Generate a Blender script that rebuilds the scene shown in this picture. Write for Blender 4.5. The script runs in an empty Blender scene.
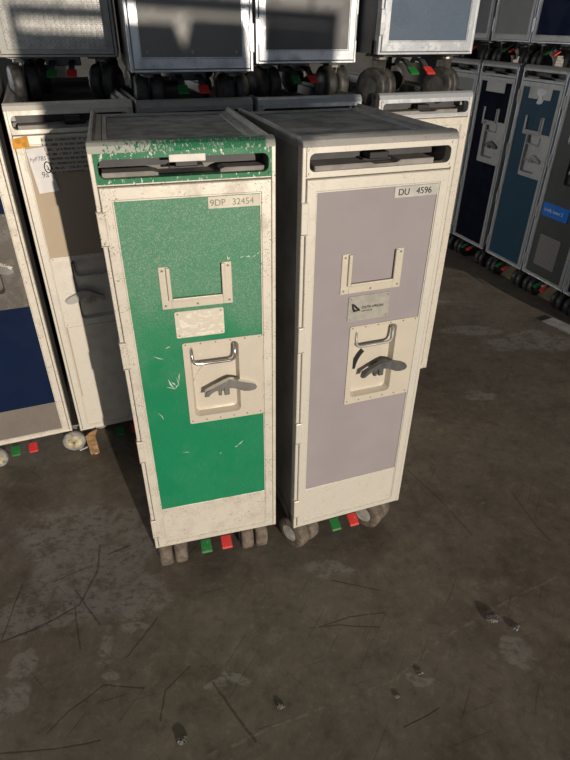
import bpy, bmesh, math, random
from mathutils import Vector, Matrix
random.seed(7)
scene = bpy.context.scene
COL = scene.collection
PI = math.pi

# ------------------------------------------------------------------ materials
class NT:
    def __init__(s, name):
        s.m = bpy.data.materials.new(name); s.m.use_nodes = True
        s.t = s.m.node_tree; s.t.nodes.clear()
        s.out = s.n('ShaderNodeOutputMaterial'); s.b = s.n('ShaderNodeBsdfPrincipled')
        s.t.links.new(s.b.outputs[0], s.out.inputs[0])
    def n(s, typ, **kw):
        nd = s.t.nodes.new(typ)
        for k, v in kw.items(): setattr(nd, k, v)
        return nd
    def set(s, sock, v):
        if hasattr(v, 'is_linked') or isinstance(v, bpy.types.NodeSocket): s.t.links.new(v, sock)
        elif isinstance(v, (tuple, list)) and len(v) == 3 and len(sock.default_value) == 4: sock.default_value = (*v, 1)
        else: sock.default_value = v
    def math(s, op, a, b=0.0, c=None, clamp=False):
        nd = s.n('ShaderNodeMath', operation=op, use_clamp=clamp)
        s.set(nd.inputs[0], a); s.set(nd.inputs[1], b)
        if c is not None: s.set(nd.inputs[2], c)
        return nd.outputs[0]
    def vmath(s, op, a, b=None, out=0):
        nd = s.n('ShaderNodeVectorMath', operation=op)
        s.set(nd.inputs[0], a)
        if b is not None: s.set(nd.inputs[1], b)
        return nd.outputs[out]
    def mix(s, f, a, b):
        nd = s.n('ShaderNodeMix', data_type='RGBA')
        s.set(nd.inputs[0], f); s.set(nd.inputs[6], a); s.set(nd.inputs[7], b)
        return nd.outputs[2]
    def noise(s, vec, scale, detail=3.0, rough=.55):
        nd = s.n('ShaderNodeTexNoise'); s.set(nd.inputs['Vector'], vec)
        nd.inputs['Scale'].default_value = scale; nd.inputs['Detail'].default_value = detail
        nd.inputs['Roughness'].default_value = rough
        return nd.outputs[0]
    def ramp(s, v, lo, hi, a=0.0, b=1.0):
        nd = s.n('ShaderNodeMapRange', interpolation_type='SMOOTHSTEP'); nd.clamp = True
        s.set(nd.inputs[0], v)
        nd.inputs[1].default_value = lo; nd.inputs[2].default_value = hi
        nd.inputs[3].default_value = a; nd.inputs[4].default_value = b
        return nd.outputs[0]
    def coord(s, rnd=True):
        tc = s.n('ShaderNodeTexCoord').outputs['Object']
        if not rnd: return tc
        r = s.n('ShaderNodeObjectInfo').outputs['Random']
        r = s.math('MULTIPLY', r, 37.0)
        return s.vmath('ADD', tc, r)
    def stretch(s, v, sc):
        return s.vmath('MULTIPLY', v, sc)
    def bump(s, h, strength=.3, dist=.002):
        nd = s.n('ShaderNodeBump'); nd.inputs['Strength'].default_value = strength
        nd.inputs['Distance'].default_value = dist; s.set(nd.inputs['Height'], h)
        s.t.links.new(nd.outputs[0], s.b.inputs['Normal'])
    def done(s, color, rough=.5, metal=0.0, spec=.5):
        s.set(s.b.inputs['Base Color'], color); s.set(s.b.inputs['Roughness'], rough)
        s.set(s.b.inputs['Metallic'], metal); s.b.inputs['Specular IOR Level'].default_value = spec
        return s.m

def plain(name, c, rough=.5, metal=0.0, spec=.5, var=.12, scale=30):
    N = NT(name); v = N.coord()
    f = N.noise(v, scale, 4)
    dark = tuple(x*(1-var*2) for x in c); lite = tuple(min(1, x*(1+var)) for x in c)
    return N.done(N.mix(N.ramp(f, .3, .7), dark, lite), rough, metal, spec)

def alu(name, c, dirt=(.2,.16,.11), amount=.5, rough=.45, metal=.25, spk=.585):
    """worn anodised aluminium: blotches, fine dark specks, long scratches"""
    N = NT(name); v = N.coord()
    blot = N.ramp(N.noise(v, 22, 5, .65), .42, .68)
    col = N.mix(N.math('MULTIPLY', blot, .30*amount), c, dirt)
    sp = N.ramp(N.noise(v, 330, 3, .7), spk, spk+.07)
    zone = N.ramp(N.noise(v, 45, 3), .42, .62)
    col = N.mix(N.math('MULTIPLY', N.math('MULTIPLY', sp, zone), .95*amount), col, dirt)
    scr = N.ramp(N.noise(N.stretch(v, (900, 900, 25)), 1, 2), .62, .72)
    col = N.mix(N.math('MULTIPLY', scr, .22*amount), col, tuple(min(1, x*1.25) for x in c))
    N.bump(N.noise(v, 120, 3), .12, .001)
    return N.done(col, N.ramp(blot, 0, 1, rough-.08, rough+.12), metal, .5)

def painted(name, c, chip=(.62,.66,.6), chalk=.25, chipth=.66, rough=.45, chalkc=(.6,.66,.62), fine=.6, zsheen_wear=None, chips=95, spec=.4, bare=False):
    """painted panel with fine chalky scuffs and chips"""
    N = NT(name); v = N.coord()
    big = N.ramp(N.noise(v, 9, 3), .35, .65)
    col = N.mix(N.math('MULTIPLY', big, .18), c, tuple(x*.72 for x in c))
    sc = N.ramp(N.noise(N.stretch(v, (700, 60, 90)), 1, 4, .7), .52, .72)
    zz = N.ramp(N.noise(v, 14, 4), .42, .6)
    col = N.mix(N.math('MULTIPLY', N.math('MULTIPLY', sc, zz), chalk), col, chalkc)
    fn = N.ramp(N.noise(v, 420, 2), .52, .68)
    if zsheen_wear:                                                        # upper half paler: reflected sheen painted as a wash, plus chalky wear speckle
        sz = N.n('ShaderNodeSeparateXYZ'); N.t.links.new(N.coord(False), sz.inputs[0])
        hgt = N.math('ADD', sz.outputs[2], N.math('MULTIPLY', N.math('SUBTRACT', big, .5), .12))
        wz = N.ramp(hgt, zsheen_wear[0], zsheen_wear[1])
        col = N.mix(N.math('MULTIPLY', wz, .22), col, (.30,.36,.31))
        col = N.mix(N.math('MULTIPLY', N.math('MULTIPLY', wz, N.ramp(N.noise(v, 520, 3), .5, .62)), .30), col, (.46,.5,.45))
    col = N.mix(N.math('MULTIPLY', fn, chalk*fine), col, chalkc)
    cn = N.noise(N.stretch(v, (1.6, 1, .8)), chips, 5, .7)
    if bare:                                                         # paint worn off at the left and at both ends
        sb = N.n('ShaderNodeSeparateXYZ'); N.t.links.new(N.coord(False), sb.inputs[0])
        cn = N.math('ADD', cn, N.math('ADD', N.ramp(sb.outputs[0], -.12, .0, .16, 0), N.ramp(N.math('ABSOLUTE', sb.outputs[0]), .130, .142, 0, .3)))
    ch = N.ramp(cn, chipth, chipth+.03)
    col = N.mix(N.math('MULTIPLY', ch, .9), col, chip)
    return N.done(col, N.ramp(zz, 0, 1, rough, rough+.15), 0, spec)

M = {}
M['alu'] = alu('worn aluminium cream', (.66,.62,.55), amount=1.0, spk=.555, dirt=(.17,.14,.10))
M['alu_plain'] = alu('worn aluminium plain', (.63,.60,.54), amount=.62)
M['alu_bright'] = alu('scuffed bright aluminium', (.60,.63,.67), dirt=(.14,.14,.15), amount=.9, rough=.36, metal=.5)
M['header_grey'] = alu('scraped grey header metal', (.44,.43,.41), dirt=(.14,.13,.12), amount=.8, rough=.42, metal=.35)
M['alu_dull'] = alu('dull grey aluminium', (.36,.355,.335), dirt=(.10,.10,.09), amount=.6, rough=.5, metal=.3)
M['plate'] = alu('latch plate sheet', (.60,.55,.465), dirt=(.25,.20,.15), amount=.55, rough=.4, metal=.2)
M['rail'] = plain('grey top rail', (.30,.295,.28), .5, .2, var=.12)
M['side'] = plain('dark grey side panel', (.19,.185,.178), .55, .1, var=.15, scale=12)
M['tray'] = plain('dark grey top tray', (.09,.092,.092), .75, 0, .08, var=.12, scale=18)
M['tray_front'] = plain('mid grey top tray', (.36,.362,.357), .7, 0, .2, var=.2, scale=25)
M['lip'] = plain('pale grey tray lip', (.36,.37,.37), .5, .2)
M['slot_grey'] = plain('grey plastic drawer', (.25,.232,.215), .6, 0, .3)
M['slot_dark'] = plain('charcoal plastic', (.05,.05,.055), .5, 0, .4)
M['black'] = plain('black plastic', (.012,.012,.014), .4)
M['greylabel'] = plain('pale grey label', (.46,.455,.43), .5, 0, .3, var=.08)
M['creamlabel'] = plain('cream label', (.62,.58,.49), .5, 0, .3, var=.08)
M['white'] = plain('white sticker', (.70,.67,.62), .5, 0, .3, var=.05)
M['ink'] = plain('black ink', (.02,.02,.025), .6, 0, .2, var=.02)
M['ink_faded'] = plain('faded ink', (.30,.28,.22), .6, 0, .2, var=.1)
M['chrome'] = plain('polished steel', (.62,.61,.59), .2, .9, var=.08)
M['darksteel'] = plain('dark grey cast lever', (.11,.11,.115), .4, .3, var=.15, scale=60)
M['tyre'] = plain('grey brown rubber tyre', (.145,.12,.098), .75, 0, .2, var=.2, scale=60)
M['hub'] = plain('pale plastic wheel hub', (.46,.44,.40), .5, 0, .3, var=.15, scale=50)
M['tyre_pale'] = plain('pale grey tyre', (.27,.265,.25), .7, 0, .2, var=.2, scale=60)
M['hub_yellow'] = plain('tan plastic hub', (.42,.37,.24), .6, 0, .3, var=.3, scale=60)
M['darktyre'] = plain('black rubber tyre', (.045,.043,.04), .5, 0, .4, var=.3, scale=60)
M['darkhub'] = plain('dark wheel hub', (.10,.10,.10), .35, .4, var=.2)
M['chipped'] = plain('bare chipped paint', (.50,.56,.50), .6, 0, .2, var=.1, scale=120)
M['rivet'] = plain('tarnished rivet', (.26,.23,.19), .5, .3)
M['pen'] = plain('pen ink', (.12,.12,.15), .6, 0, .2, var=.05)
M['fork'] = plain('dull steel fork', (.22,.21,.19), .4, .6, var=.2, scale=40)
M['pgreen'] = painted('green pedal paint', (.015,.17,.035), chalk=.12)
M['pred'] = painted('red pedal paint', (.62,.035,.03), chalk=.12)
M['green'] = painted('green enamel panel', (.002,.185,.078), chalk=.05, chipth=.715, chip=(.5,.6,.52), zsheen_wear=(.58,.86), spec=.3)
M['greenrim'] = painted('worn green rim paint', (.005,.155,.06), chalk=.1, chipth=.585, chip=(.66,.67,.62), rough=.4)
M['greentop'] = painted('mostly rubbed green paint', (.01,.17,.07), chalk=.22, chipth=.56, chip=(.44,.43,.40), rough=.4, chips=150, bare=True)
M['lilac'] = painted('lilac grey panel', (.280,.250,.266), chalk=.12, chipth=.80, chalkc=(.40,.36,.36), rough=.5)
M['navy'] = painted('navy blue panel', (.001,.008,.036), chalk=.01, chipth=.80, rough=.55, chalkc=(.1,.13,.2), spec=.12)
M['navyblack'] = painted('near black navy panel', (.002,.004,.012), chalk=.015, chipth=.82, rough=.6, chalkc=(.08,.09,.12), spec=.08)
M['steelblue'] = painted('steel blue panel', (.022,.060,.095), chalk=.05, chipth=.80, chalkc=(.1,.16,.2), spec=.15)
M['slateblue'] = painted('slate blue panel', (.060,.093,.140), chalk=.25, chipth=.82, chalkc=(.13,.17,.22), fine=1.0)
M['charcoal'] = painted('charcoal panel', (.052,.052,.05), chalk=.04, chipth=.80, chalkc=(.13,.13,.13))
M['beige'] = painted('beige panel', (.40,.325,.235), chalk=.05, chipth=.82, chalkc=(.5,.45,.36))
M['greypanel'] = painted('plain grey panel', (.20,.20,.195), chalk=.10, chipth=.82, chalkc=(.32,.32,.32))
M['greydark'] = painted('dark grey panel', (.13,.13,.135), chalk=.08, chipth=.815, chalkc=(.3,.3,.32))
M['oldkick'] = painted('scuffed brown grey plate', (.15,.13,.115), chalk=.22, chipth=.71, chalkc=(.35,.32,.29))
M['scratched'] = alu('badly scratched dark steel plate', (.18,.165,.15), dirt=(.03,.03,.03), amount=1.1, rough=.3, metal=.5)
M['orange'] = plain('orange sticker', (.62,.29,.04), .6, 0, .2, var=.15, scale=80)
M['paper'] = plain('white note paper', (.70,.69,.69), .7, 0, .2, var=.05)
M['blue'] = plain('bright blue sticker', (.005,.16,.62), .5, 0, .3, var=.06)
M['card'] = plain('brown cardboard', (.30,.19,.10), .8, 0, .1, var=.2, scale=50)
M['stone'] = plain('dark crumb', (.24,.225,.205), .75, 0, .2, var=.5, scale=260)
M['scrap'] = plain('pale plastic scrap', (.62,.60,.56), .5)
M['strip'] = plain('pale grey strip', (.50,.50,.49), .5, 0, .3)
M['blocker'] = plain('grey barrier steel', (.25,.25,.24), .5, .3)  # steel of the added shade plates

# dimpled galvanised sheet
N = NT('dimpled galvanised sheet'); v = N.coord(False)
w = N.stretch(v, (1/.0125, 0, 1/.0095))
fr = N.vmath('SUBTRACT', N.vmath('FRACTION', w), (.5, .0, .5))
dd = N.vmath('LENGTH', fr, out=1)
dot = N.ramp(dd, .22, .34, 1, 0)
N.bump(dot, .8, .002)
base = N.mix(N.ramp(N.noise(v, 60, 4), .35, .65), (.50,.495,.48), (.36,.355,.34))
M['dimple'] = N.done(N.mix(N.math('MULTIPLY', dot, .4), base, (.62,.615,.6)), .4, .35)

# printed instruction sheet: rows of unreadable small print
N = NT('printed sheet'); v = N.coord(False)
row = N.ramp(N.math('ABSOLUTE', N.math('SUBTRACT', N.math('FRACT', N.math('MULTIPLY', N.n('ShaderNodeSeparateXYZ').outputs[2], 95.0)), .5)), .22, .3, 1, 0)
sep = [n for n in N.t.nodes if n.type == 'SEPXYZ'][0]; N.t.links.new(v, sep.inputs[0])
word = N.ramp(N.noise(N.stretch(v, (330, 0, 95)), 1, 2), .42, .5)
M['sheet'] = N.done(N.mix(N.math('MULTIPLY', row, N.math('MULTIPLY', word, .75)), (.50,.46,.40), (.05,.045,.04)), .6, 0, .2)

# perforated grille
N = NT('perforated grille'); v = N.coord(False)
fr = N.vmath('SUBTRACT', N.vmath('FRACTION', N.stretch(v, (1/.009, 0, 1/.009))), (.5, 0, .5))
hole = N.ramp(N.vmath('LENGTH', fr, out=1), .26, .34, 1, 0)
M['grille'] = N.done(N.mix(hole, (.24,.22,.20), (.03,.03,.03)), .5, .2)

# nameplate sheets
N = NT('rubbed nameplate sheet'); v = N.coord()
rub = N.ramp(N.noise(N.stretch(v, (1, 1, 2)), 90, 5, .7), .5, .62)
M['rubbed'] = N.done(N.mix(rub, (.60,.55,.46), (.74,.70,.62)), .45, .2)
M['nameplate'] = plain('satin nameplate', (.46,.445,.40), .35, .4, var=.08, scale=60)

# floor: dark stained concrete with worn pale patches, scratches and a crack
N = NT('stained dark concrete floor'); v = N.coord(False)
wob = N.n('ShaderNodeTexNoise'); wob.inputs['Scale'].default_value = 14; wob.inputs['Detail'].default_value = 4
N.t.links.new(v, wob.inputs['Vector'])
off = N.vmath('MULTIPLY', N.vmath('SUBTRACT', wob.outputs[1], (.5, .5, .5)), (.09, .09, 0))
vw = N.vmath('ADD', v, off)
fine = N.noise(v, 60, 6, .7); mid = N.noise(v, 7, 5, .65); bigc = N.noise(v, 1.6, 3)
col = N.mix(N.ramp(mid, .32, .68), (.142,.119,.091), (.235,.199,.155))
col = N.mix(N.math('MULTIPLY', N.ramp(bigc, .4, .62), .55), col, (.205,.186,.150))
col = N.mix(N.math('MULTIPLY', N.ramp(fine, .45, .75), .35), col, (.33,.29,.245))
def blob(x, y, rx, ry):
    d = N.vmath('LENGTH', N.vmath('MULTIPLY', N.vmath('SUBTRACT', vw, (x, y, 0)), (1/rx, 1/ry, 0)), out=1)
    return N.ramp(d, .75, 1.1, 1, 0)
mask = None
for b in ((-.55,1.06,.20,.11), (-.42,1.02,.08,.10), (-.50,.90,.16,.13), (-.37,.86,.10,.07), (-.60,.80,.09,.06), (-.57,.98,.10,.07), (-.40,.745,.025,.035), (-.355,.775,.03,.012),
          (-.575,.68,.03,.035), (-.565,.60,.035,.04), (-.10,.645,.035,.012), (-.14,.63,.02,.01), (-.385,.69,.018,.012), (-.37,.655,.014,.014),
          (.96,2.16,.09,.06), (1.15,2.2,.16,.10), (.86,2.29,.16,.05), (.70,2.6,.15,.05), (.75,1.75,.07,.035), (.53,.72,.05,.03), (.30,.655,.03,.015), (.12,.945,.06,.03)):
    m = blob(*b); mask = m if mask is None else N.math('MAXIMUM', mask, m)
holes = N.ramp(N.noise(N.stretch(v, (1, 1.6, 1)), 46, 6, .75), .38, .50)
holes2 = N.ramp(N.noise(v, 15, 6, .7), .36, .52)
mask = N.math('MULTIPLY', mask, N.math('MULTIPLY', holes, holes2))
gen = N.math('MULTIPLY', N.ramp(N.noise(v, 9, 6, .75), .64, .70), .45)
col = N.mix(N.math('MULTIPLY', N.math('MAXIMUM', mask, gen), .55), col, (.40,.385,.355))
sx = N.n('ShaderNodeSeparateXYZ')
v2 = N.vmath('ADD', v, N.vmath('MULTIPLY', off, (.12, .12, 0))); N.t.links.new(v2, sx.inputs[0])
def segm(a, b, wd):
    ax, ay = a; bx, by = b; L = math.hypot(bx-ax, by-ay); ux, uy = (bx-ax)/L, (by-ay)/L
    t = N.math('SUBTRACT', N.math('MULTIPLY_ADD', sx.outputs[0], ux, N.math('MULTIPLY', sx.outputs[1], uy)), ax*ux+ay*uy)
    p = N.math('SUBTRACT', N.math('MULTIPLY_ADD', sx.outputs[0], -uy, N.math('MULTIPLY', sx.outputs[1], ux)), -ax*uy+ay*ux)
    ex = N.math('MAXIMUM', N.math('SUBTRACT', N.math('ABSOLUTE', N.math('SUBTRACT', t, L/2)), L/2), 0.0)
    d = N.math('ADD', N.math('ABSOLUTE', p), ex)
    return N.ramp(d, wd*.4, wd, 1, 0)
SC = [[(-.648,.733),(-.584,.763),(-.496,.833),(-.481,.924),(-.499,1.015)], [(-.587,.895),(-.50,.95)], [(-.47,.985),(-.42,1.016)],
      [(-.645,.738),(-.659,.886)], [(-.468,.541),(-.438,.586),(-.384,.638),(-.293,.634)], [(-.248,.568),(-.249,.628),(-.204,.684)],
      [(-.507,.83),(-.459,.716)], [(-.149,.644),(-.05,.529)], [(.065,.776),(.137,.785),(.231,.78)], [(.077,.776),(.162,.806),(.248,.818)],
      [(.126,.91),(.245,.882)], [(.397,1.329),(.469,1.198),(.528,1.064)], [(.699,1.222),(.721,1.103),(.74,1.049)],
      [(-.521,.873),(-.431,.778)], [(-.547,.503),(-.434,.514),(-.36,.53)], [(-.35,.70),(-.30,.80)], [(.25,.56),(.33,.60)]]
sm = None
for i, pl in enumerate(SC):
    for a, b in zip(pl, pl[1:]):
        m = segm(a, b, .0036 if i in (0, 2, 7) else .0024); sm = m if sm is None else N.math('MAXIMUM', sm, m)
col = N.mix(N.math('MULTIPLY', sm, .55), col, (.035,.028,.022))
cm = None
CR = [(-.157,.496),(-.023,.555),(.101,.601),(.246,.655),(.366,.749),(.535,.843),(.72,.933)]
for a, b in zip(CR, CR[1:]):
    m = segm(a, b, .0042); cm = m if cm is None else N.math('MAXIMUM', cm, m)
cm = N.math('MULTIPLY', cm, N.ramp(N.noise(v, 55, 4, .7), .42, .58))
col = N.mix(N.math('MULTIPLY', cm, .5), col, (.36,.31,.25))
mott = N.noise(v, 26, 7, .72)
col = N.mix(N.math('MULTIPLY', N.ramp(mott, .50, .66), .38), col, (.075,.062,.050))
col = N.mix(N.math('MULTIPLY', N.ramp(mott, .36, .46, 1, 0), .25), col, (.38,.34,.285))
for ang, lo in ((.5, .66), (-.9, .67), (1.25, .68)):
    rot = N.n('ShaderNodeVectorRotate', rotation_type='Z_AXIS'); N.t.links.new(v, rot.inputs['Vector']); rot.inputs['Angle'].default_value = ang
    st = N.ramp(N.noise(N.stretch(rot.outputs[0], (170, 4.5, 1)), 1, 2), lo, lo+.05)
    col = N.mix(N.math('MULTIPLY', st, .4), col, (.045,.036,.028))
grain = N.math('MULTIPLY', N.ramp(N.noise(v, 260, 2), .715, .74), .6)
col = N.mix(grain, col, (.45,.40,.33))
N.bump(N.math('ADD', fine, N.math('MULTIPLY', sm, -.6)), .25, .002)
M['floor'] = N.done(col, N.ramp(mid, .3, .7, .42, .68), 0, .32)
M['wall'] = plain('dim warehouse wall', (.05,.05,.05), .8, 0, .2, scale=3)
M['roof'] = plain('dim warehouse roof', (.10,.10,.10), .8, 0, .2, scale=3)

# ------------------------------------------------------------------ mesh helpers
CACHE = {}
def finish(bm, smooth=False):
    bmesh.ops.recalc_face_normals(bm, faces=bm.faces[:])
    if smooth:
        for f in bm.faces: f.smooth = True
    return bm
def mesh_of(key, fn, mats):
    if key not in CACHE:
        bm = bmesh.new(); fn(bm); bmesh.ops.recalc_face_normals(bm, faces=bm.faces[:])
        me = bpy.data.meshes.new(key if isinstance(key, str) else key[0])
        bm.to_mesh(me); bm.free()
        for m in mats: me.materials.append(m)
        CACHE[key] = me
    return CACHE[key]
def obj(name, me, parent=None):
    o = bpy.data.objects.new(name, me); COL.objects.link(o)
    if parent: o.parent = parent
    return o
def part(name, key, fn, mats, parent, label=None):
    if not isinstance(mats, (list, tuple)): mats = [mats]
    o = obj(name, mesh_of((name,)+tuple(key)+tuple(m.name for m in mats), fn, mats), parent)
    if label: o['label'] = label
    return o
def thing(name, label, cat, loc=(0,0,0), rz=0, group=None):
    o = bpy.data.objects.new(name, None); COL.objects.link(o)
    o.empty_display_size = .1; o.location = loc; o.rotation_euler = (0, 0, rz)
    o['label'] = label; o['category'] = cat
    if group: o['group'] = group
    return o
def tag(o, label, cat, group=None):
    o['label'] = label; o['category'] = cat
    if group: o['group'] = group
    return o

def box(bm, x0, x1, y0, y1, z0, z1, bev=0.0, mi=0):
    vs = [bm.verts.new((x, y, z)) for x in (x0, x1) for y in (y0, y1) for z in (z0, z1)]
    fs = [bm.faces.new([vs[i] for i in q]) for q in ((0,1,3,2),(4,6,7,5),(0,4,5,1),(2,3,7,6),(0,2,6,4),(1,5,7,3))]
    for f in fs: f.material_index = mi
    if bev:
        es = list({e for f in fs for e in f.edges})
        bmesh.ops.bevel(bm, geom=es, offset=bev, segments=2, affect='EDGES', profile=.5)
    return vs
def prism(bm, pts, axis, a, b, bev=0.0, mi=0):
    """polygon pts (p,q) extruded along axis: 'x'->(y,z), 'y'->(x,z), 'z'->(x,y)"""
    def P(p, t):
        return {'x': (t, p[0], p[1]), 'y': (p[0], t, p[1]), 'z': (p[0], p[1], t)}[axis]
    A = [bm.verts.new(P(p, a)) for p in pts]; B = [bm.verts.new(P(p, b)) for p in pts]
    fs = [bm.faces.new(A), bm.faces.new(B[::-1])]
    n = len(pts)
    for i in range(n): fs.append(bm.faces.new((A[i], A[(i+1) % n], B[(i+1) % n], B[i])))
    for f in fs: f.material_index = mi
    if bev:
        es = [e for f in fs[:1] for e in f.edges]
        bmesh.ops.bevel(bm, geom=es, offset=bev, segments=2, affect='EDGES')
def rrect(x0, x1, z0, z1, r, n=4):
    out = []
    for cx, cz, a0 in ((x1-r, z1-r, 0), (x0+r, z1-r, 90), (x0+r, z0+r, 180), (x1-r, z0+r, 270)):
        for k in range(n+1):
            a = math.radians(a0+90*k/n); out.append((cx+r*math.cos(a), cz+r*math.sin(a)))
    return out
def loops(bm, Ls, cap0=False, cap1=False, mi=0):
    """bridge closed loops of 3D points"""
    V = [[bm.verts.new(p) for p in L] for L in Ls]
    n = len(V[0])
    for A, B in zip(V, V[1:]):
        for i in range(n):
            f = bm.faces.new((A[i], A[(i+1) % n], B[(i+1) % n], B[i])); f.material_index = mi
    if cap0: bm.faces.new(V[0]).material_index = mi
    if cap1: bm.faces.new(V[-1][::-1]).material_index = mi
def xz(L, y): return [(p[0], y, p[1]) for p in L]
def ring_plate(bm, o, h, y0, y1, ro, rh):
    """plate with rounded hole; front at y0, back at y1"""
    O = rrect(*o, ro); Hh = rrect(*h, rh)
    loops(bm, [xz(O, y1), xz(O, y0), xz(Hh, y0), xz(Hh, y1), xz(O, y1)])
def tube(bm, pts, r, n=8, mi=0, cap=True):
    P = [Vector(p) for p in pts]; prev = None; rings = []
    up = Vector((0, 1, 0.01)).normalized()
    for i, p in enumerate(P):
        t = ((P[i+1]-p) if i == 0 else (p-P[i-1]) if i == len(P)-1 else (P[i+1]-P[i-1])).normalized()
        u = t.cross(up)
        if u.length < .05: u = t.cross(Vector((1, 0, 0)))
        u.normalize(); w_ = u.cross(t)
        rr = r[i] if isinstance(r, (list, tuple)) else r
        rings.append([p+u*rr*math.cos(2*PI*k/n)+w_*rr*math.sin(2*PI*k/n) for k in range(n)])
    loops(bm, rings, cap, cap, mi)
    for f in bm.faces[-(n*(len(P)-1)+2):]: f.smooth = True
def lathe_x(bm, prof, n=20, mi=None, at=(0,0,0), rot=0.0):
    """profile (x, r, material) revolved about local X, then turned about Z"""
    c, s = math.cos(rot), math.sin(rot)
    R_ = []
    for (x, r, _) in prof:
        R_.append([bm.verts.new((at[0]+x*c-r*math.cos(2*PI*k/n)*s, at[1]+x*s+r*math.cos(2*PI*k/n)*c, at[2]+r*math.sin(2*PI*k/n))) for k in range(n)])
    for i in range(len(prof)-1):
        for k in range(n):
            f = bm.faces.new((R_[i][k], R_[i][(k+1) % n], R_[i+1][(k+1) % n], R_[i+1][k]))
            f.material_index = prof[i][2]; f.smooth = True
    bm.faces.new(R_[0]).material_index = prof[0][2]; bm.faces.new(R_[-1][::-1]).material_index = prof[-1][2]

TXT = {}
def text_mesh(s, size, mat, shear=0.0):
    k = (s, size, mat.name)
    if k in TXT: return TXT[k]
    cu = bpy.data.curves.new('lettering', 'FONT'); cu.body = s; cu.size = size; cu.extrude = .0003; cu.shear = shear
    o = bpy.data.objects.new('lettering', cu); COL.objects.link(o)
    bpy.context.view_layer.update()
    me = bpy.data.meshes.new_from_object(o.evaluated_get(bpy.context.evaluated_depsgraph_get()))
    bpy.data.objects.remove(o); bpy.data.curves.remove(cu)
    for v_ in me.vertices:
        x, y, z = v_.co; v_.co = (x, -z, y)
    me.flip_normals() if False else None
    me.materials.clear(); me.materials.append(mat)
    TXT[k] = me
    return me
def lettering(s, size, x, z, y, mat, parent, rot=0.0, shear=0.0, sx=1.0):
    o = obj('lettering', text_mesh(s, size, mat, shear), parent)
    o.location = (x, y, z); o.rotation_euler = (0, rot, 0); o.scale = (sx, 1, 1)
    return o

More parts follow.
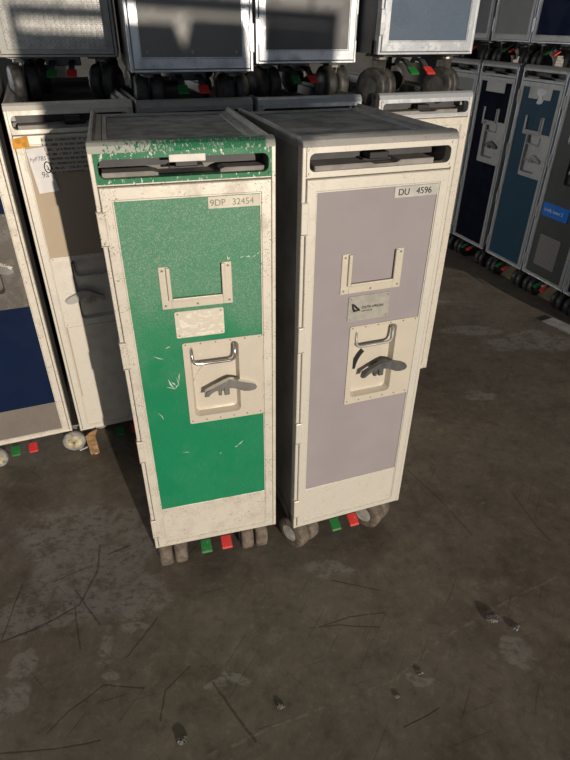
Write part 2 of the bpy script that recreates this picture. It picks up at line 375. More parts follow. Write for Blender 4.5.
# ------------------------------------------------------------------ the trolley
Z1 = 1.040
def make_trolley(name, label, loc, rz, S, group=None):
    """local frame: x across the front, y into the depth (front at y=0), z up"""
    root = thing(name, label, 'trolley', loc, rz, group)
    sc = S.get('w', .30)/.30
    root.scale = (sc, 1, 1)
    d = S.get('d', .40); z0 = S.get('z0', .121); dz = .121-z0      # short legs: everything above shifts down with them
    up = -dz
    A = S.get('alu', M['alu']); top = Z1
    holder = root
    def P(nm, key, fn, mats, par=None, lab=None):
        o = part(nm, key, fn, mats, par or root, lab)
        if par is None: o.location.z = up
        return o
    B0 = .121
    def f_body(bm):
        box(bm, -.15, -.140, .012, d, B0, top-.012); box(bm, .140, .15, .012, d, B0, top-.012)
        box(bm, -.140, .140, .012, d, B0, B0+.01); box(bm, -.140, .140, d-.01, d, B0+.01, top-.012)
        box(bm, -.140, .140, .075, .08, B0+.01, .998)
        for s in (-1, 1):                                            # pressed side ribs
            box(bm, s*.1505-.0012, s*.1505+.0012, .02, .034, B0, top-.02)
            box(bm, s*.1505-.0012, s*.1505+.0012, .012, d, B0, B0+.03)
            box(bm, s*.1505-.0012, s*.1505+.0012, d-.03, d, B0, top-.02)
    P('body', (d,), f_body, S.get('side', M['side']))
    def f_frame(bm):
        for s in (-1, 1):
            a, b = (-.151, -.1435) if s < 0 else (.1435, .151)
            box(bm, a, b, -.001, .022, B0-.001, top-.013, .0015)
        box(bm, -.1435, .1435, 0, .02, B0-.001, B0+.0045, .001)
        box(bm, -.1435, .1435, .002, .02, .9755, .9785, .0008)
    P('front_frame', (), f_frame, A)
    def f_slot(bm):
        ring_plate(bm, (-.1433, .1433, .9787, 1.0275), (-.1385, .1385, .9865, 1.0165), -.002, .016, .003, .010)
        for s in (-1, 1):
            lathe_y(bm, s*.139, 1.0215, -.004, -.001, .0028)
            lathe_y(bm, s*.139, .984, -.004, -.001, .0022)
    P('slot_frame', (), f_slot, S.get('slotmat', A))
    def f_header(bm):
        prism(bm, [(-.003, 1.026), (.002, 1.036), (.009, 1.0405), (.026, 1.0405), (.034, 1.034), (.034, 1.024), (.016, 1.0265)], 'x', -.1505, .1505, .001)
    P('header_rail', (), f_header, S.get('headmat', A))
    tz = S.get('tray_z', 1.0035)
    def f_tray(bm):
        box(bm, -.140, .140, .034 if tz > 1.02 else .075, d-.012, tz-.0055, tz)
    tr = P('top_tray', (d, tz), f_tray, M['tray_front'] if tz > 1.02 else M['tray'])
    def f_lip(bm):
        zl = min(tz+.014, 1.030)
        box(bm, -.128, .128, d-.02, d-.012, tz, zl, .001)
        if tz > 1.02: box(bm, -.128, .128, .0345, .042, tz, tz+.003, .001)
        for s in (-1, 1):
            a, b = sorted((s*.128, s*.120)); box(bm, a, b, .08, d-.02, tz, tz+.003, .0008)
    part('tray_lip', (d, tz), f_lip, [M['lip'] if tz > 1.02 else M['tray']], tr)
    for s in (-1, 1):
        def f_rail(bm, s=s):
            prism(bm, [(s*.1505, 1.022), (s*.1505, 1.036), (s*.147, 1.0395), (s*.143, 1.0395), (s*.139, 1.032), (s*.129, 1.030), (s*.128, tz-.001), (s*.140, tz-.001), (s*.1415, min(tz+.012, 1.024))], 'y', .024, d, .0008)
        P('side_rail', (d, s, tz), f_rail, M['rail'])
    def f_back(bm): box(bm, -.1505, .1505, d-.012, d+.001, 1.0, 1.031, .002)
    P('back_rail', (d,), f_back, M['rail'] if tz > 1.02 else M['side'])
    def f_drawer(bm):
        box(bm, -.137, .137, .020, .074, .9795, .9835)
        if S.get('slot', 'a') == 'a':
            prism(bm, [(-.134, .9835), (-.134, .9935), (-.055, .9935), (-.045, .991), (-.045, .9835)], 'y', .012, .045, .001)
            prism(bm, [(.134, .9835), (.134, .9935), (.066, .9935), (.058, .991), (.058, .9835)], 'y', .012, .045, .001)
        else:
            prism(bm, [(-.126, .9838), (-.126, .9945), (-.02, .9945), (-.012, .9905), (.03, .9905), (.04, .9955), (.108, .9955), (.108, .9838)], 'y', .004, .05, .001)
    P('slot_drawer', (S.get('slot', 'a'),), f_drawer, S.get('drawer', M['slot_grey']))
    def f_inner(bm):
        prism(bm, [(-.137, .995), (-.137, 1.018), (-.05, 1.018), (-.04, 1.012), (.04, 1.012), (.05, 1.018), (.137, 1.018), (.137, .995)], 'y', .05, .072)
    P('slot_back', (), f_inner, M['slot_dark'])
    def f_latch(bm):
        box(bm, -.016, .022, .018, .045, .9965, 1.0085, .0015); box(bm, -.026, .032, .026, .05, .992, .9975, .001)
    P('slot_latch', (), f_latch, M['black'])
    if S.get('slot_tag'):
        def f_tag(bm): box(bm, -.027, .032, -.0045, .004, 1.009, 1.0205, .001)
        P('slot_tag', (), f_tag, M['white'], None, 'blank white tag above the top slot')

    # ---- door
    kick = S.get('kick', True); zb = S.get('pb', .1395)              # lower edge of the panel area
    xi = .1225; zt = .9515
    dm = S.get('door', A)
    def f_door(bm):
        o = (-.1425, .1425, .1265, .9745); h = (-xi, xi, zb, zt)
        oc = [(o[0], o[2]), (o[1], o[2]), (o[1], o[3]), (o[0], o[3])]; hc = [(h[0], h[2]), (h[1], h[2]), (h[1], h[3]), (h[0], h[3])]
        for i in range(4):
            j = (i+1) % 4
            def lerp(a, b, t): return (a[0]+(b[0]-a[0])*t, a[1]+(b[1]-a[1])*t)
            a, b, c_, e = oc[i], oc[j], hc[j], hc[i]
            g = .0003
            A0 = [(a[0], -.002, a[1]), (b[0], -.002, b[1])]
            rows = []
            for t, y in ((0, .012), (0, -.0015), (.06, -.0035), (.86, -.0035), (.92, -.002), (1, -.002), (1, .012)):
                p = lerp(a, e, t); q = lerp(b, c_, t); rows.append(((p[0], y, p[1]), (q[0], y, q[1])))
            V = [[bm.verts.new(q) for q in r] for r in rows]
            for r0, r1 in zip(V, V[1:]): bm.faces.new((r0[0], r0[1], r1[1], r1[0]))
            bm.faces.new((V[0][0], V[0][1], V[-1][1], V[-1][0])); bm.faces.new([r[0] for r in V]); bm.faces.new([r[1] for r in V][::-1])
    door = P('door', (zb,), f_door, dm)
    zs = S['latch_z'][1]-.6755 if S.get('latch_z') else 0.0
    if 'dish_shift' in S: zs = S['dish_shift']
    dish = (-.0245, .0735, .497+zs, .668+zs)
    latch = S.get('latch'); mx = -1 if S.get('mirror') else 1
    zp = .2465 if kick else zb-.001
    zp = S.get('panel_z0', zp)
    def f_panel(bm):
        y0, y1 = 0.0, .006
        if latch:
            a, b = sorted((mx*(dish[0]-.004), mx*(dish[1]+.004)))
            box(bm, -xi, xi, y0, y1, zp, dish[2]-.004); box(bm, -xi, xi, y0, y1, dish[3]+.004, zt+.001)
            box(bm, -xi, a, y0, y1, dish[2]-.004, dish[3]+.004); box(bm, b, xi, y0, y1, dish[2]-.004, dish[3]+.004)
        else: box(bm, -xi, xi, y0, y1, zp, zt+.001)
    def f_panel2(bm):
        f_panel(bm)
        rnd = random.Random(4)
        def stroke(x0, z0_, x1, z1_, w_):
            mid = ((x0+x1)/2+rnd.uniform(-.002, .002), (z0_+z1_)/2+rnd.uniform(-.002, .002)); dx, dz_ = x1-x0, z1_-z0_; L = math.hypot(dx, dz_); nx, nz = -dz_/L*w_, dx/L*w_
            prism(bm, [(x0, z0_), (mid[0]+nx, mid[1]+nz), (x1, z1_), (mid[0]-nx, mid[1]-nz)], 'y', -.0004, .001, mi=1)
        for q in ((.061,.836,.066,.842,.0012), (.061,.836,.061,.845,.001), (.083,.838,.092,.840,.001), (.094,.839,.103,.837,.0016), (.106,.838,.113,.841,.001), (.115,.842,.120,.846,.0012),
                  (-.072,.600,-.060,.572,.0016), (-.060,.572,-.050,.583,.0012), (-.060,.572,-.078,.580,.001), (-.055,.600,-.052,.580,.001), (-.048,.610,-.050,.590,.001), (-.066,.590,-.058,.580,.0014),
                  (-.095,.655,-.075,.645,.0008), (-.070,.668,-.058,.672,.0009), (.062,.400,.076,.412,.0013), (.055,.396,.064,.401,.001), (-.06,.405,-.045,.401,.0008), (.02,.385,.026,.388,.0008), (-.10,.52,-.09,.50,.0007)):
            stroke(*q)
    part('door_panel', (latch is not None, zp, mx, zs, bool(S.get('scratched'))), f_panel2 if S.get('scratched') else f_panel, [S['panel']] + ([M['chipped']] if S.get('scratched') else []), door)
    if kick:
        def f_kick(bm):
            box(bm, -xi, xi, -.0012, .006, zb-.001, zp, .0006)
            for x in (-.112, .112):
                for z in (zb+.012, zp-.01): lathe_y(bm, x, z, -.0022, -.001, .0022)
        part('kick_plate', (zp, zb), f_kick, [S.get('kickmat', A)], door)
    elif S.get('rivets'):
        def f_riv(bm):
            for x in (-.108, 0, .108): lathe_y(bm, x, zp+.012, -.0015, .001, .004)
        part('panel_rivets', (zp,), f_riv, [M['alu_dull']], door)
    for z in ((.908, .665, .428, .191) if S.get('hinges', True) else ()):
        def f_h(bm):
            s = -mx
            a, b = sorted((s*.1525, s*.1395)); box(bm, a, b, -.0065, .012, -.0275, .0275, .0012)
            a, b = sorted((s*.1395, s*.136)); box(bm, a, b, -.0045, .004, -.018, .018, .0006)
            for k in (-1, 1):
                a, b = sorted((s*.153, s*.139)); box(bm, a, b, -.0066, .008, k*.0285-.0004, k*.0285+.0004)
        h = part('hinge', (mx,), f_h, [S.get('hingemat', A)], door); h.location.z = z
    if S.get('holder'):
        z0u, z1u = .751, .833
        def f_u(bm):
            def arm(xa, xb): prism(bm, rrect(xa, xb, z0u, z1u, .005, 3), 'y', -.0028, .001, .0008)
            box(bm, -.0655, -.0475, -.0022, .001, z0u, z1u, .0008); box(bm, .049, .0665, -.0022, .001, z0u, z1u, .0008)
            box(bm, -.0475, .049, -.0022, .001, z0u, .769, .0008)
            # raised inner guide
            for x in (-.049, .0505): box(bm, x-.0035, x+.0035, -.007, -.002, .768, z1u-.001, .0012)
            box(bm, -.0455, .047, -.007, -.002, .7665, .7725, .0012)
            for x, z in ((-.059, .826), (.060, .826), (-.059, .758), (.060, .758), (0, .757)): lathe_y(bm, x, z, -.0035, -.002, .0024, mi=1)
        P('card_holder', (), f_u, [S.get('holdermat', M['plate']), M['rivet']])
    if S.get('nameplate'):
        def f_np(bm):
            prism(bm, rrect(-.0455, .0475, .688, .7435, .003, 3), 'y', -.0022, 0, .0005)
            for x in (-.04, .042):
                for z in (.693, .7385): lathe_y(bm, x, z, -.0032, -.002, .0018, mi=1)
        npl = P('nameplate', (), f_np, [S['nameplate'], M['rivet']])
        ink = S.get('inkmat', M['ink'])
        def f_em(bm):
            prism(bm, [(-.0385, .7275), (-.0335, .7275), (-.0215, .7165), (-.0175, .711), (-.0335, .7095), (-.0365, .7165)], 'y', -.0031, -.0024)
        part('emblem', (ink.name,), f_em, [ink], npl)
        def f_em2(bm):
            prism(bm, [(-.0345, .7235), (-.0315, .7190), (-.0285, .7165), (-.0255, .7145), (-.0300, .7150), (-.0325, .7175)], 'y', -.0036, -.003)
        part('emblem_wing', (ink.name,), f_em2, [S['nameplate']], npl)
        lettering('SOUTH AFRICAN', .0082, -.0155, .7140, -.0026, ink, npl, sx=.78)
        lettering('AIRWAYS', .0050, -.0155, .7075, -.0026, ink, npl, sx=1.15)
    if S.get('number'):
        def f_nl(bm): prism(bm, rrect(.0315, .1235, .9300, .9500, .001, 2), 'y', -.0014, 0, .0003)
        nl = P('number_label', (), f_nl, S['labelmat'])
        for t, x, sz, mat in S['number']:
            lettering(t, sz, x, .9345, -.0018, mat, nl)
    if latch:
        lx = S.get('latch_x', (-.037, .1222)); lz = S.get('latch_z', (.480, .6755)); lm = latch
        def f_lp(bm):
            a, b = sorted((mx*lx[0], mx*lx[1])); h0, h1 = sorted((mx*dish[0], mx*dish[1]))
            O = rrect(a, b, lz[0], lz[1], .004); Hh = rrect(h0, h1, dish[2], dish[3], .010); H2 = rrect(h0+.005, h1-.005, dish[2]+.005, dish[3]-.005, .009)
            loops(bm, [xz(O, 0), xz(O, -.0022), xz(Hh, -.0022), xz(H2, .013)], False, True)
            nx = 5
            for i in range(nx+1):
                x = a+.006+(b-a-.012)*i/nx
                for z in (lz[0]+.007, lz[1]-.004): lathe_y(bm, x, z, -.0032, -.002, .0018, mi=1)
        lp = P('latch_plate', (lx, lz, mx, zs), f_lp, [lm, M['rivet']])
        def f_pull(bm):
            x0, x1, zt_, zb_ = -.0205, .0665, .658, .6245
            pts = [(mx*x0, .0125, zt_), (mx*x0, .001, zt_-.002), (mx*(x0+.001), -.001, zb_+.010), (mx*(x0+.004), -.001, zb_+.003), (mx*(x0+.011), -.001, zb_),
                   (mx*(x1-.011), -.001, zb_), (mx*(x1-.004), -.001, zb_+.003), (mx*(x1-.001), -.001, zb_+.010), (mx*x1, .001, zt_-.002), (mx*x1, .0125, zt_)]
            tube(bm, pts, .0033, 8)
        part('pull_handle', (mx,), f_pull, [S.get('pullmat', M['chrome'])], lp).location.z = zs
        def f_lever(bm):
            L = [(-.003, .549), (-.001, .562), (.018, .571), (.040, .581), (.052, .5845), (.064, .5815), (.078, .5755), (.094, .570), (.105, .564), (.108, .557), (.104, .551), (.092, .549), (.080, .551), (.068, .557), (.056, .566), (.044, .5685), (.026, .565), (.010, .559), (.007, .549)]
            prism(bm, [(mx*x, z) for x, z in L], 'y', -.013, -.002, .0025)
            for x, z, w in ((.044, .555, .006), (.030, .556, .004)):
                box(bm, min(mx*(x-w), mx*(x+w)), max(mx*(x-w), mx*(x+w)), -.010, .0, z-.009, z+.012, .002)
            lathe_y(bm, mx*.040, .562, -.006, .013, .009)
        part('latch_lever', (mx,), f_lever, [S.get('levermat', M['chrome'])], lp).location.z = zs
        def f_arc(bm):
            cx, cz, r0, r1 = .052, .558, .0625, .0745
            n = 12; pa = [(math.radians(180-4-42*k/n)) for k in range(n+1)]
            outer = [(mx*(cx+r1*math.cos(a)), cz+r1*math.sin(a)) for a in pa]; inner = [(mx*(cx+r0*math.cos(a)), cz+r0*math.sin(a)) for a in pa]
            prism(bm, outer+inner[::-1], 'y', .0115, .0128)
        part('indicator_arc', (mx,), f_arc, [S.get('arcmat', lm)], lp).location.z = zs

    # ---- casters and pedals
    sw = S.get('swivel', (0, 0, 0, 0)); wm = S.get('wheelmats', (M['tyre'], M['hub']))
    k = 0
    r = min(.0475, .45*z0+.001)
    if S.get('single'): r = .038
    for yy in (.058, d-.058):
        for s in (-1, 1):
            single = S.get('single')
            def f_c(bm):
                zt_ = z0-.002
                box(bm, -.03, .03, -.03, .03, zt_-.005, zt_+.001, .002)
                lathe_z(bm, 0, 0, [(.020, zt_-.012), (.020, zt_-.003)])
                hw = .011 if single else .0055
                if single:
                    for q in (1,):
                        prism(bm, [(-.017, zt_-.010), (.017, zt_-.010), (.012+.006, r), (-.006+.006, r-.010)], 'x', q*(hw+.0045)-.0015, q*(hw+.0045)+.0015)
                else:
                    prism(bm, [(-.020, zt_-.012), (.024, zt_-.012), (.026, r), (.0, r-.014), (-.012, r+.006)], 'x', -.0015, .0015)
                tube(bm, [(-.035, .006, r), (.035, .006, r)] if not single else [(-.0125, .006, r), (.02, .006, r)], .005, 8)
            c = part('caster', (z0, bool(single)), f_c, [M['fork']], root)
            wx = S.get('wx', (.108, .108))
            c.location = ((-wx[0] if s < 0 else wx[1]), S.get('wyr', yy) if yy > .2 else S.get('wy', yy), 0); c.rotation_euler = (0, 0, sw[k]); k += 1
            c.scale = (1/sc, 1, 1)
            def f_w(bm):
                w = .0165 if not single else .0105
                rh = .5 if not single else .66
                lathe_x(bm, [(-w-.002, .006, 1), (-w-.0025, r*rh*.4, 1), (-w, r*rh*.75, 1), (-w-.0006, r*rh, 0), (-w+.0002, r*.86, 0), (-w+.004, r*.975, 0), (-w*.3, r, 0), (w*.3, r, 0), (w-.004, r*.975, 0), (w-.0002, r*.86, 0), (w+.0006, r*rh, 1), (w, r*rh*.75, 1), (w+.0025, r*rh*.4, 1), (w+.002, .006, 1)], 24)
            for q in ((-1, 1) if not single else (0,)):
                w = part('wheel', (r, bool(single)), f_w, list(wm), c)
                w.location = (q*.0188, .006, r)
    for nm, x, mat in (('release_pedal', -.029, M['pgreen']), ('brake_pedal', .023, M['pred'])):
        def f_p(bm):
            h = z0-.121
            prism(bm, [(.022, .0905+h), (.008, .0835+h), (-.003, .0775+h), (-.006, .0735+h), (-.001, .0735+h), (.010, .0795+h), (.024, .0865+h)], 'x', -.0128, .0128, .001)
        def f_arm(bm):
            h = z0-.121
            prism(bm, [(.10, .105+h), (.10, .110+h), (.05, .106+h), (.020, .0885+h), (.022, .0855+h), (.052, .101+h)], 'x', -.008, .008, .0008)
        p = part(nm, (z0,), f_p, [mat], root, ('green pedal' if 'rel' in nm else 'red pedal')); p.location.x = x
        part('pedal_arm', (z0,), f_arm, [M['darkhub']], p)
        if nm == 'brake_pedal':
            def f_s(bm):
                h = z0-.121
                for a in (.0, .005):
                    prism(bm, [(.011+a, .0842+h+a*.5), (.014+a, .0857+h+a*.5), (.014+a, .0864+h+a*.5), (.011+a, .0849+h+a*.5)], 'x', -.0118, .0118)
            part('pedal_stripe', (z0,), f_s, [M['white']], p)
    def f_ax(bm):
        h = z0-.121
        box(bm, -.05, .045, .09, .11, .095+h, .12+h, .002)
    part('pedal_bracket', (z0,), f_ax, [M['darkhub']], root)
    return root, up
def lathe_y(bm, x, z, y0, y1, r, n=10, mi=0):
    a = [(x+r*math.cos(2*PI*k/n), y1, z+r*math.sin(2*PI*k/n)) for k in range(n)]
    b = [(x+r*.8*math.cos(2*PI*k/n), y0, z+r*.8*math.sin(2*PI*k/n)) for k in range(n)]
    loops(bm, [a, b], True, True, mi)
def lathe_z(bm, x, y, prof, n=14):
    loops(bm, [[(x+r*math.cos(2*PI*k/n), y+r*math.sin(2*PI*k/n), z) for k in range(n)] for r, z in prof], True, True)

# ------------------------------------------------------------------ the two front trolleys
FR = None
make_trolley('catering_trolley', 'silver framed trolley with bright green door panel standing in front', (-.165,.946,0), .275,
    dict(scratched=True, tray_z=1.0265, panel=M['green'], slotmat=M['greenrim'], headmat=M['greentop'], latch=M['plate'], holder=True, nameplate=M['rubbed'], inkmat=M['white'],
         labelmat=M['creamlabel'], number=[('9DP', .0345, .0155, M['ink_faded']), ('32454', .073, .0155, M['ink_faded'])], slot='a', drawer=M['slot_grey'], slot_tag=True, kickmat=M['alu'], wx=(.112,.101), swivel=(.02,-.03,.1,.2)))
make_trolley('catering_trolley', 'silver framed trolley with pale lilac grey door panel, right beside the green one', (.167,1.025,0), .35,
    dict(tray_z=1.0265, panel=M['lilac'], latch=M['plate'], holder=True, nameplate=M['nameplate'], labelmat=M['greylabel'], number=[('DU', .0385, .0165, M['ink']), ('4596', .0765, .0165, M['ink'])],
         slot='b', levermat=M['darksteel'], pullmat=M['alu_dull'], arcmat=M['black'], headmat=M['header_grey'], alu=M['alu_plain'], swivel=(.42,.55,.3,.2), wheelmats=(M['tyre'], M['hub'])))

# ------------------------------------------------------------------ lower row behind
base_low = dict(d=.81, w=.284, single=True, swivel=(1.35,1.45,1.2,1.5), wheelmats=(M['tyre_pale'], M['hub_yellow']))
make_trolley('catering_trolley', 'trolley with deep blue door panel and brown kick plate at the left edge', (-.798,1.308,0), .38,
    dict(base_low, w=.288, wx=(.095,.150), panel=M['navy'], latch=M['scratched'], latch_x=(-.12,.1222), latch_z=(.552,.80), dish_shift=.10, panel_z0=.2365, kickmat=M['oldkick'], levermat=M['chrome']))
beige, up = make_trolley('catering_trolley', 'trolley with beige door and handwritten paper note, behind the green trolley', (-.505,1.413,0), .38,
    dict(base_low, wx=(.085,.10), wy=.16, dish_shift=0.0, panel=M['beige'], latch=M['alu_plain'], latch_x=(-.1222,.1222), latch_z=(.4785,.680), mirror=True, panel_z0=.2465, kick=True, kickmat=M['alu_plain'], levermat=M['alu_dull'], pullmat=M['alu_dull'], alu=M['alu_plain'], side=M['side'], slot='b'))
def f_lower(bm):
    box(bm, -.1185, .1185, -.0016, .004, .1400, .4765, .0005)
    for x in (-.112, .112):
        for z in (.15, .31, .468): lathe_y(bm, x, z, -.0026, -.001, .0018)
part('lower_door_plate', (), f_lower, [M['alu_plain']], beige)
def f_orange(bm): prism(bm, [(-.146,.969), (-.110,.974), (-.109,.950), (-.147,.946)], 'y', -.0052, -.0036)
part('orange_sticker', (), f_orange, [M['orange']], beige, 'orange sticker in the upper left corner')
def f_note(bm):
    A_ = [(-.121,.946), (-.079,.949), (-.062,.848), (-.111,.844)]
    prism(bm, A_, 'y', -.0062, -.0052)
note = part('paper_note', (), f_note, [M['paper']], beige, 'white paper note with handwriting')
lettering('hyF785', .0135, -.117, .918, -.0067, M['pen'], note, rot=-.05, shear=.2)
lettering('9a', .019, -.097, .880, -.0067, M['pen'], note, rot=-.08, shear=.15)
def f_q(bm):
    pts = [( -.0785+.0075*math.cos(2*PI*k/16), -.0068, .9035+.0125*math.sin(2*PI*k/16)) for k in range(17)]
    tube(bm, pts, .0013, 6); tube(bm, [(-.078,-.0068,.900), (-.070,-.0068,.889)], .0013, 6)
    tube(bm, [(-.080,-.0068,.908), (-.077,-.0068,.902), (-.080,-.0068,.898)], .001, 6)
part('ink_circle', (), f_q, [M['ink']], note)
def f_sheet(bm): prism(bm, [(-.081,.969), (.105,.969), (.105,.889), (-.081,.889)], 'y', -.0050, -.0036)
part('printed_sheet', (), f_sheet, [M['sheet']], beige, 'sheet of dense small print')

make_trolley('catering_trolley', 'lower trolley squeezed behind the green trolley, only its top rim showing', (-.221,1.486,0), .37,
    dict(base_low, panel=M['greypanel'], alu=M['alu_dull']))
make_trolley('catering_trolley', 'lower trolley behind the gap of the two front trolleys, wide slot and pale top rim', (.060,1.575,0), .345,
    dict(base_low, panel=M['greypanel'], alu=M['alu_bright']))
make_trolley('catering_trolley', 'bright silver trolley peeking out right behind the lilac trolley', (.386,1.707,0), .37,
    dict(base_low, w=.30, panel=M['alu_plain'], alu=M['alu'], slotmat=M['alu_bright'], headmat=M['alu_bright'], kickmat=M['alu_plain'], latch=M['plate'], side=M['rail'], slot='b'))
make_trolley('catering_trolley', 'trolley at the far left edge showing just one wheel', (-.900,.775,0), .30,
    dict(panel=M['greydark'], w=.288, single=True, swivel=(1.2,1.3,1.1,-.3), wx=(.108,.150), wyr=.42, wheelmats=(M['hub'], M['hub'])))

# ------------------------------------------------------------------ right row, seen at an angle
RG = None
base_r = dict(d=.81, w=.287, alu=M['alu_bright'], door=M['alu_dull'], slotmat=M['alu_dull'], headmat=M['alu_dull'], hingemat=M['alu_dull'], kick=False, holder=True, holdermat=M['alu_dull'], pullmat=M['alu_dull'], wheelmats=(M['darktyre'], M['darkhub']))
def top_plate(root, mat, half=.078):
    def f(bm): prism(bm, rrect(-half, half-.004, .905, .953, .002, 2), 'y', -.0016, .001, .0004)
    return part('top_plate', (half, mat.name), f, [mat], root)
make_trolley('catering_trolley', 'plain grey trolley farthest back in the right row, left of the navy one', (.953,3.468,0), -1.21,
    dict(base_r, panel=M['greypanel'], holder=False))
r1, _ = make_trolley('catering_trolley', 'near black navy trolley in the right row with steel latch plate', (1.064,3.191,0), -1.21,
    dict(base_r, panel=M['navyblack'], latch=M['alu_dull'], latch_x=(-.049,.1222), latch_z=(.566,.772), levermat=M['darksteel']))
top_plate(r1, M['alu_dull'])
r2, _ = make_trolley('catering_trolley', 'steel blue trolley in the right row with torn white sticker near the top', (1.174,2.884,0), -1.21,
    dict(base_r, panel=M['steelblue'], latch=M['alu_dull'], latch_x=(-.032,.1222), latch_z=(.565,.762), levermat=M['chrome']))
tp = top_plate(r2, M['alu_dull'])
def f_torn(bm):
    prism(bm, [(-.020,.945), (.0,.951), (.030,.948), (.040,.939), (.030,.926), (.016,.921), (.018,.911), (.030,.902), (.022,.888), (.0,.884), (-.014,.889), (-.008,.900), (-.002,.914), (-.014,.921), (-.024,.932)], 'y', -.0028, -.0014)
part('torn_sticker', (), f_torn, [M['paper']], tp, 'torn white sticker')
r3, _ = make_trolley('catering_trolley', 'charcoal trolley in the right row with a blue sticker and vent grille', (1.278,2.605,0), -1.23,
    dict(base_r, panel=M['charcoal'], latch=M['charcoal'], latch_x=(-.10,.1222), latch_z=(.485,.76), levermat=M['chrome'], pullmat=M['chrome']))
def f_sign(bm): prism(bm, rrect(-.113, .062, .424, .486, .002, 2), 'y', -.0036, 0, .0004)
sg = part('blue_sticker', (), f_sign, [M['blue']], r3, 'bright blue sticker with white lettering')
lettering('briefly lower 2', .0235, -.100, .447, -.0041, M['white'], sg, sx=.92)
def f_gr(bm): prism(bm, rrect(-.082, .062, .187, .338, .006, 3), 'y', -.0026, 0, .0004)
part('vent_grille', (), f_gr, [M['grille']], r3, 'square perforated vent grille')
make_trolley('catering_trolley', 'navy trolley cut off by the right edge, nearest in the right row', (1.375,2.325,0), -1.23,
    dict(base_r, panel=M['navy'], latch=M['alu_dull']))

# ------------------------------------------------------------------ upper tier, standing on the lower tops
TRAY = 1.0035
def upper(label, x, y, rz, z0, panel, alu_, **kw):
    return make_trolley('catering_trolley', label, (x, y, TRAY), rz,
        dict(dict(panel=panel, alu=alu_, kick=False, z0=z0, w=.30, d=.40, hinges=True, pb=.1515, wheelmats=(M['darktyre'], M['darkhub'])), **kw))
upper('upper trolley with dimpled galvanised door at the top left', -.597, 1.665, .25, .1145, M['dimple'], M['alu_dull'], w=.295, pb=.138, swivel=(.3,-.4,0,0))
upper('upper trolley with grey door, second from left, hinges on its right', -.229, 1.534, .30, .0925, M['greypanel'], M['alu_bright'], w=.296, rivets=True, mirror=True, swivel=(0,.1,.2,0))
upper('upper trolley with dark grey door and bluish silver frame, above the two front ones', .050, 1.70, .34, .1045, M['greydark'], M['alu_bright'], w=.282, swivel=(.2,.1,1.2,.9))
upper('upper trolley with slate blue door and pale worn frame', .366, 1.71, .37, .1275, M['slateblue'], M['alu_bright'], w=.290, swivel=(.5,.6,1.0,.9))
upper('upper trolley at top right with plain grey door and bright edge posts', 1.095, 3.22, -1.21, .1245, M['greypanel'], M['alu_bright'], door=M['alu_dull'], w=.286, d=.40)
upper('upper trolley at the top right corner with navy door', 1.19, 2.92, -1.21, .1245, M['navy'], M['alu_bright'], door=M['alu_dull'], w=.286, d=.40)
upper('grey upper trolley far back, mostly hidden behind the slate blue one', .985, 3.50, -1.21, .1245, M['greydark'], M['alu_dull'], w=.286, d=.40)

# ------------------------------------------------------------------ things on the floor
def lump(x, y, r, seed, flat=.34):
    rnd = random.Random(seed)
    def f(bm):
        bmesh.ops.create_icosphere(bm, subdivisions=2, radius=r)
        for v_ in bm.verts:
            k = .75+rnd.random()*.5; v_.co = Vector((v_.co.x*k*1.7, v_.co.y*k*1.25, max(v_.co.z*k*flat, -r*.2)))
        zmin = min(v_.co.z for v_ in bm.verts)
        for v_ in bm.verts: v_.co.z -= zmin
    o = obj('concrete_crumb', mesh_of(('crumb', seed), f, [M['stone']])); o.location = (x, y, 0); return o
for x, y, r, lab in ((.506,.805,.011,'largest dark crumb lying on the open floor at right'), (.551,.782,.007,'dark crumb just right of the largest crumb'),
                     (.304,.673,.0045,'small crumb alone on the floor below the lilac trolley'), (.245,.621,.004,'tiny crumb lying nearest the pale crack at right'),
                     (-.003,.598,.0055,'small crumb on the floor in the middle foreground'), (-.197,.531,.0075,'crumb in the left foreground near the lower edge')):
    tag(lump(x, y, r, lab), lab, 'crumb', 'crumbs on the floor')
def f_strip(bm):
    prism(bm, [(0, 0), (.30, 0), (.30, .006), (.012, .006)], 'y', -.036, .036, .001)
o = tag(obj('flat_strip', mesh_of('flat_strip', f_strip, [M['strip']])), 'pale grey flat strip lying on the floor at right', 'strip')
o.location = (1.262, 2.415, 0); o.rotation_euler = (0, 0, math.atan2(-.155, .09))
def f_card(bm):
    P0 = [(-.014,0,0), (.014,0,0), (.015,-.030,.095), (.026,-.040,.126), (.002,-.040,.118), (-.014,-.033,.100)]
    loops(bm, [[(x, y, z) for x, y, z in P0], [(x, y+.002, z) for x, y, z in P0]], True, True)
o = tag(obj('cardboard_scrap', mesh_of('cardboard_scrap', f_card, [M['card']])), 'bent scrap of brown cardboard standing under the beige trolley', 'cardboard')
o.location = (-.622, 1.392, 0); o.rotation_euler = (0, 0, .3)
for i, (x, y, L, a, lab) in enumerate(((-.668,1.418,.030,.75,'thin white plastic sliver on the floor beside a wheel'), (-.625,1.395,.022,-.2,'short white plastic bit in front of the cardboard scrap'))):
    def f_bit(bm, L=L): prism(bm, [(-L/2,-.003), (L/2-.004,-.004), (L/2,.002), (0,.004), (-L/2,.003)], 'z', 0, .0025)
    o = tag(obj('plastic_bit', mesh_of(('bit', i), f_bit, [M['scrap']])), lab, 'plastic bit', 'plastic bits on the floor')
    o.location = (x, y, 0); o.rotation_euler = (0, 0, a)

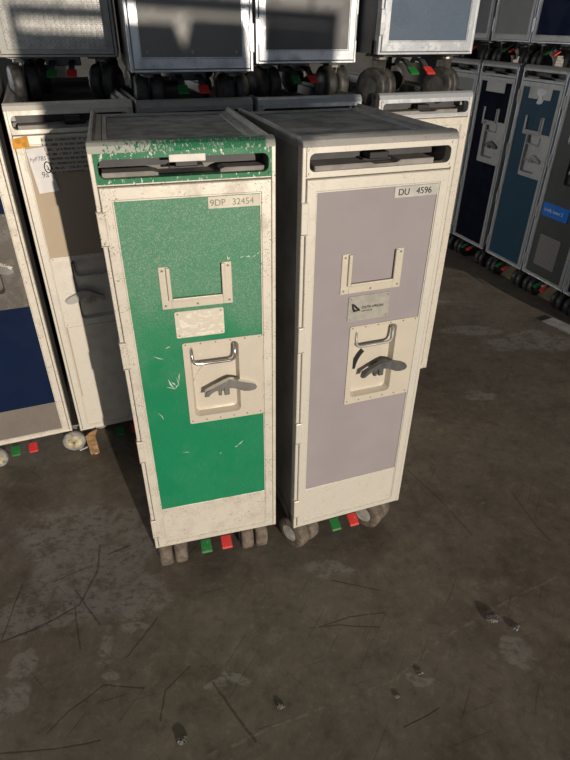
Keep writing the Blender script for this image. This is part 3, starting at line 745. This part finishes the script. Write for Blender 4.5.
# ------------------------------------------------------------------ the place itself
def struct(name, fn, mat):
    o = obj(name, mesh_of(name, fn, [mat])); o['kind'] = 'structure'; return o
struct('floor', lambda bm: box(bm, -6, 7, -5, 8, -.1, 0), M['floor'])
struct('wall_back', lambda bm: box(bm, -6, 7, 8, 8.2, 0, 4), M['wall'])
struct('wall_left', lambda bm: box(bm, -6.2, -6, -5, 8.2, 0, 4), M['wall'])
struct('wall_right', lambda bm: box(bm, 7, 7.2, -2, 8.2, 0, 4), M['wall'])
struct('ceiling', lambda bm: box(bm, -6.2, 7.2, -1.5, 8.2, 4, 4.2), M['roof'])

# added unseen steel plates behind the viewpoint, cut to shade the upper tier
bar = thing('added_shade_frame', 'added grey shade plates on thin rods, unseen behind the viewpoint', 'shade frame', (1.1,-.9,0))
for x in (-.30, .05, .36): part('rod', (), lambda bm: box(bm, -.003, .003, -.003, .003, 1.57, 3.90), [M['blocker']], bar).location.x = x
def f_pl(k):
    Ps = ([(-.43,1.298), (-.04,1.298), (-.04,1.48), (-.065,1.533), (-.43,1.533)],
          [(-.04,1.312), (.15,1.312), (.13,1.545), (-.015,1.545), (-.04,1.48)],
          [(.15,1.312), (.44,1.312), (.44,1.555), (.22,1.555), (.21,1.44), (.146,1.40)])[k]
    return lambda bm: prism(bm, Ps, 'y', -.004, .004)
for k in range(3): part('shade_plate', (k,), f_pl(k), [M['blocker']], bar)
part('top_rail', (), lambda bm: box(bm, -.43, .44, -.01, .01, 1.558, 1.59, .002), [M['blocker']], bar)
part('bottom_rail', (), lambda bm: box(bm, -.43, -.05, -.01, .01, 1.298, 1.335, .002), [M['blocker']], bar)
for x in (-.42, .43): part('rail_upright', (), lambda bm: box(bm, -.008, .008, -.01, .01, 1.315, 1.575, .002), [M['blocker']], bar).location.x = x

# added glowing pane on the left wall, unseen fill light for the right aisle
N = NT('added fill light pane'); N.b.inputs['Emission Color'].default_value = (.97,.98,1,1); N.b.inputs['Emission Strength'].default_value = 8; N.done((.5,.5,.5), .3)
wp = struct('fill_pane_1', lambda bm: box(bm, -5.99, -5.97, 1.6, 5.6, 1.0, 2.2), N.m)
def f_wf(bm):
    for y in (1.6, 2.6, 3.6, 4.6, 5.6): box(bm, -6.0, -5.94, y-.03, y+.03, .97, 2.23, .004)
    for z in (.97, 2.2): box(bm, -6.0, -5.94, 1.57, 5.63, z, z+.05, .004)
struct('trim_1', f_wf, M['alu_dull'])  # frame around the added fill pane

# ------------------------------------------------------------------ light
AZ, EL = math.radians(28.3), math.radians(7.0)
sd = bpy.data.lights.new('low_sun', 'SUN'); sd.energy = 3.7; sd.color = (1.0, .88, .73); sd.angle = math.radians(.6)
so = bpy.data.objects.new('low_sun', sd); COL.objects.link(so)
D = Vector((-math.sin(AZ)*math.cos(EL), math.cos(AZ)*math.cos(EL), -math.sin(EL)))
so.rotation_euler = D.to_track_quat('-Z', 'Y').to_euler()
w = bpy.data.worlds.new('open sky'); scene.world = w; w.use_nodes = True
bg = w.node_tree.nodes['Background']; bg.inputs[0].default_value = (.78, .88, 1.0, 1); bg.inputs[1].default_value = .27

# ------------------------------------------------------------------ camera
cd = bpy.data.cameras.new('camera'); co = bpy.data.objects.new('camera', cd); COL.objects.link(co)
F, PITCH, ROLL, HC = 552.75, .5758, .0106, 1.201
cd.sensor_fit = 'VERTICAL'; cd.sensor_height = 24.0; cd.lens = F/760*24.0; cd.clip_start = .02
fw = Vector((0, math.cos(PITCH), -math.sin(PITCH))); u0 = Vector((0, math.sin(PITCH), math.cos(PITCH))); x0 = Vector((1, 0, 0))
xr = math.cos(ROLL)*x0+math.sin(ROLL)*u0; ur = -math.sin(ROLL)*x0+math.cos(ROLL)*u0
co.matrix_world = Matrix(((xr.x, ur.x, -fw.x, 0), (xr.y, ur.y, -fw.y, 0), (xr.z, ur.z, -fw.z, HC), (0, 0, 0, 1)))
scene.camera = co
vs = scene.view_settings
vs.view_transform = 'Standard'; vs.look = 'None'; vs.exposure = 0.0; vs.gamma = 1.0; vs.use_curve_mapping = False
